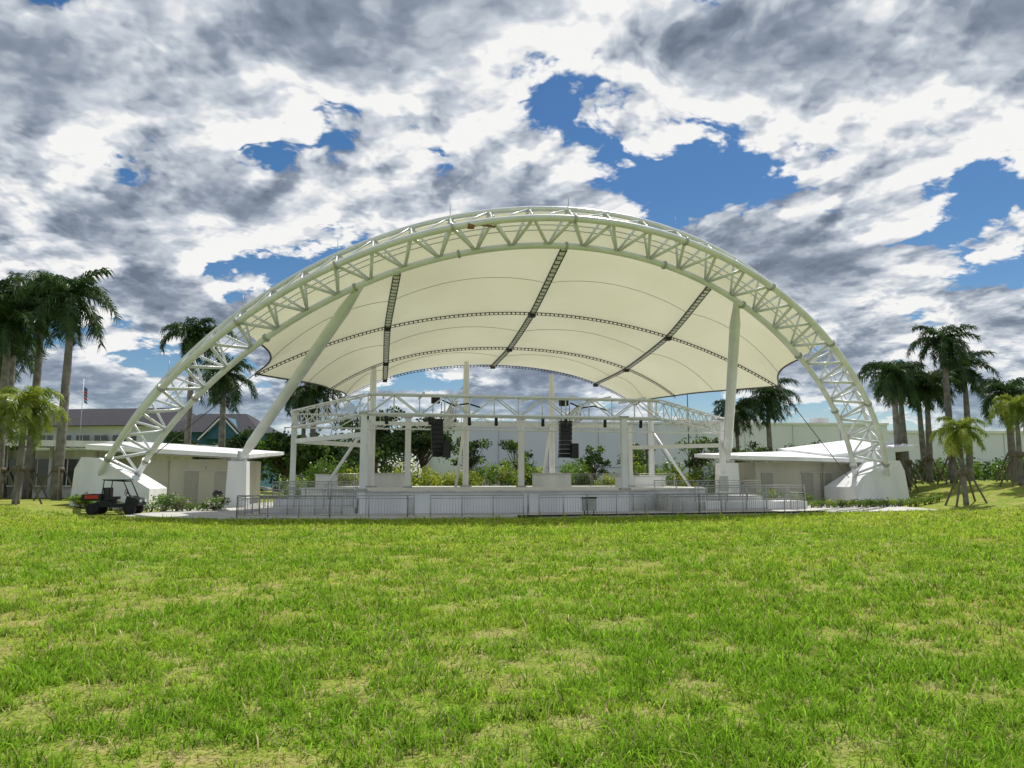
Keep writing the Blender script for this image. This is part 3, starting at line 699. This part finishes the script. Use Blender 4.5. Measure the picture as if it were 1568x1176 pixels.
q=MB(); q.path([(-19.0,49.0,-0.2),(-19.0,49.0,0.8),(-19.0,49.0,0.9)],[0.28,0.33,0.2],'black',14); q.path([(-19,49,0.92),(-19,49,1.0)],[0.3,0.1],'black',14); q.build('trash_can')
q=MB(); q.box((15.6,56.0,1.3),(0.9,0.5,1.5),'white',TH); q.box((15.6,55.74,1.35),(0.7,0.03,1.1),'galv',TH); q.box((15.2,55.95,0.3),(0.1,0.1,0.8),'galv',TH); q.box((16.0,55.95,0.3),(0.1,0.1,0.8),'galv',TH); q.build('electrical_cabinet')
q=MB(); q.box((4.1,40.5,0.35),(0.7,0.35,0.65),'galv',TH); q.box((4.1,40.5,0.72),(0.76,0.4,0.08),'black',TH); q.tube((3.85,40.5,-0.2),(3.85,40.5,0.1),0.04,'black',6); q.tube((4.35,40.5,-0.2),(4.35,40.5,0.1),0.04,'black',6); q.build('utility_box')
# ------------------------------------------------------------------ sun + world
sun_dir=Vector((0.30,0.55,1.10)).normalized()
sl=bpy.data.lights.new('sun','SUN'); sl.energy=5.0; sl.angle=R(0.6); sl.color=(1.0,0.96,0.88)
so=bpy.data.objects.new('sun',sl); so.rotation_euler=sun_dir.to_track_quat('Z','Y').to_euler(); scene.collection.objects.link(so)
w=bpy.data.worlds.new('World'); scene.world=w; w.use_nodes=True; nt=w.node_tree; n=nt.nodes; l=nt.links
for q_ in list(n): n.remove(q_)
out=n.new('ShaderNodeOutputWorld'); sky=n.new('ShaderNodeTexSky'); sky.sky_type='NISHITA'; sky.sun_disc=False
sky.sun_elevation=math.asin(sun_dir.z); sky.sun_rotation=math.atan2(sun_dir.x,sun_dir.y); sky.air_density=1.0; sky.dust_density=0.2; sky.ozone_density=3.0
def math_(op,a,b_=None,c=None,clamp=False):
    q=n.new('ShaderNodeMath'); q.operation=op; q.use_clamp=clamp
    for i,v in enumerate((a,b_,c)):
        if v is None: continue
        if isinstance(v,(int,float)): q.inputs[i].default_value=v
        else: l.new(v,q.inputs[i])
    return q.outputs[0]
def mrange(v,a,b_,c,d,smooth=True):
    q=n.new('ShaderNodeMapRange'); q.interpolation_type='SMOOTHSTEP' if smooth else 'LINEAR'; l.new(v,q.inputs[0])
    for i,x in enumerate((a,b_,c,d)): q.inputs[i+1].default_value=x
    return q.outputs[0]
tc=n.new('ShaderNodeTexCoord'); nm=n.new('ShaderNodeVectorMath'); nm.operation='NORMALIZE'; l.new(tc.outputs['Generated'],nm.inputs[0])
sp=n.new('ShaderNodeSeparateXYZ'); l.new(nm.outputs[0],sp.inputs[0])
zc=math_('MAXIMUM',sp.outputs[2],0.0); zz=math_('ADD',zc,0.24)
pxx=math_('DIVIDE',sp.outputs[0],zz); pyy=math_('DIVIDE',sp.outputs[1],zz)
def nz(vec,sc,det,ro,dist=0.0):
    q=n.new('ShaderNodeTexNoise'); q.noise_dimensions='2D'; q.inputs['Scale'].default_value=sc; q.inputs['Detail'].default_value=det; q.inputs['Roughness'].default_value=ro; q.inputs['Distortion'].default_value=dist
    l.new(vec,q.inputs['Vector']); return q.outputs['Fac']
def vec(ox,oy):
    cb=n.new('ShaderNodeCombineXYZ'); l.new(math_('ADD',pxx,ox),cb.inputs[0]); l.new(math_('ADD',pyy,oy),cb.inputs[1]); return cb.outputs[0]
def bill(v,warp):
    va=n.new('ShaderNodeVectorMath'); va.operation='ADD'; l.new(v,va.inputs[0])
    cb=n.new('ShaderNodeCombineXYZ'); l.new(math_('MULTIPLY',warp,0.5),cb.inputs[0]); l.new(math_('MULTIPLY',warp,-0.5),cb.inputs[1]); l.new(cb.outputs[0],va.inputs[1])
    vo=n.new('ShaderNodeTexVoronoi'); vo.voronoi_dimensions='2D'; vo.feature='F1'; vo.inputs['Scale'].default_value=6.5; vo.inputs['Detail'].default_value=3.0; vo.inputs['Roughness'].default_value=0.6; vo.normalize=True
    l.new(va.outputs[0],vo.inputs['Vector']); return math_('MULTIPLY',math_('SUBTRACT',0.40,vo.outputs['Distance']),0.24)
OX,OY=5.3,2.1
v0=vec(OX,OY); v1=vec(OX+0.03,OY+0.05)
hi=nz(v0,2.1,9,0.57,0.10); lo0=nz(v0,2.1,5,0.56); lo1=nz(v1,2.1,5,0.56); sm2=nz(v0,2.1,2.5,0.45); big=nz(v0,0.9,1,0.5)
b0=bill(v0,lo0); b1=bill(v1,lo1)
D=math_('ADD',math_('ADD',math_('MULTIPLY',hi,0.85),math_('MULTIPLY',big,0.15)),b0)
hzc=mrange(zc,0.03,0.22,0.035,0.0)
Dc=math_('SUBTRACT',D,hzc)
cov=mrange(Dc,0.410,0.45,0,1)
T=math_('ADD',math_('MULTIPLY',sm2,0.75),math_('MULTIPLY',big,0.25))
thick=math_('MULTIPLY',mrange(T,0.45,0.61,0.0,1.0),mrange(D,0.44,0.55,0.0,1.0))
emb=math_('MULTIPLY',math_('ADD',math_('SUBTRACT',lo0,lo1),math_('MULTIPLY',math_('SUBTRACT',b0,b1),1.2)),5.0)
emb=math_('MULTIPLY',emb,math_('SUBTRACT',1.0,math_('MULTIPLY',thick,0.45)))
br=math_('ADD',math_('SUBTRACT',0.86,math_('MULTIPLY',thick,0.56)),emb)
br=math_('MAXIMUM',math_('MINIMUM',br,1.0),0.0)
cr=n.new('ShaderNodeValToRGB'); e=cr.color_ramp.elements; e[0].position=0.0; e[0].color=(0.17,0.21,0.28,1); e[1].position=1.0; e[1].color=(1.0,1.0,0.99,1)
e2=e.new(0.32); e2.color=(0.28,0.33,0.42,1); e3=e.new(0.72); e3.color=(0.63,0.68,0.75,1)
l.new(br,cr.inputs['Fac'])
hz=mrange(zc,0.0,0.16,0.55,1.0); covh=math_('MULTIPLY',cov,hz)
hs=n.new('ShaderNodeHueSaturation'); hs.inputs['Saturation'].default_value=1.25; l.new(sky.outputs[0],hs.inputs['Color'])
bs=n.new('ShaderNodeBackground'); l.new(hs.outputs[0],bs.inputs[0]); bs.inputs[1].default_value=0.08
bc=n.new('ShaderNodeBackground'); l.new(cr.outputs[0],bc.inputs[0]); bc.inputs[1].default_value=0.92
mx=n.new('ShaderNodeMixShader'); l.new(covh,mx.inputs[0]); l.new(bs.outputs[0],mx.inputs[1]); l.new(bc.outputs[0],mx.inputs[2]); l.new(mx.outputs[0],out.inputs[0])
# ------------------------------------------------------------------ camera
cd=bpy.data.cameras.new('camera'); cd.sensor_width=36; cd.lens=26.4; cd.clip_end=8000; cd.clip_start=0.1
co=bpy.data.objects.new('camera',cd); co.location=(0,0,1.75); co.rotation_euler=(R(90+7.15),0,0); scene.collection.objects.link(co); scene.camera=co
scene.view_settings.view_transform='Standard'; scene.view_settings.look='None'; scene.view_settings.exposure=0
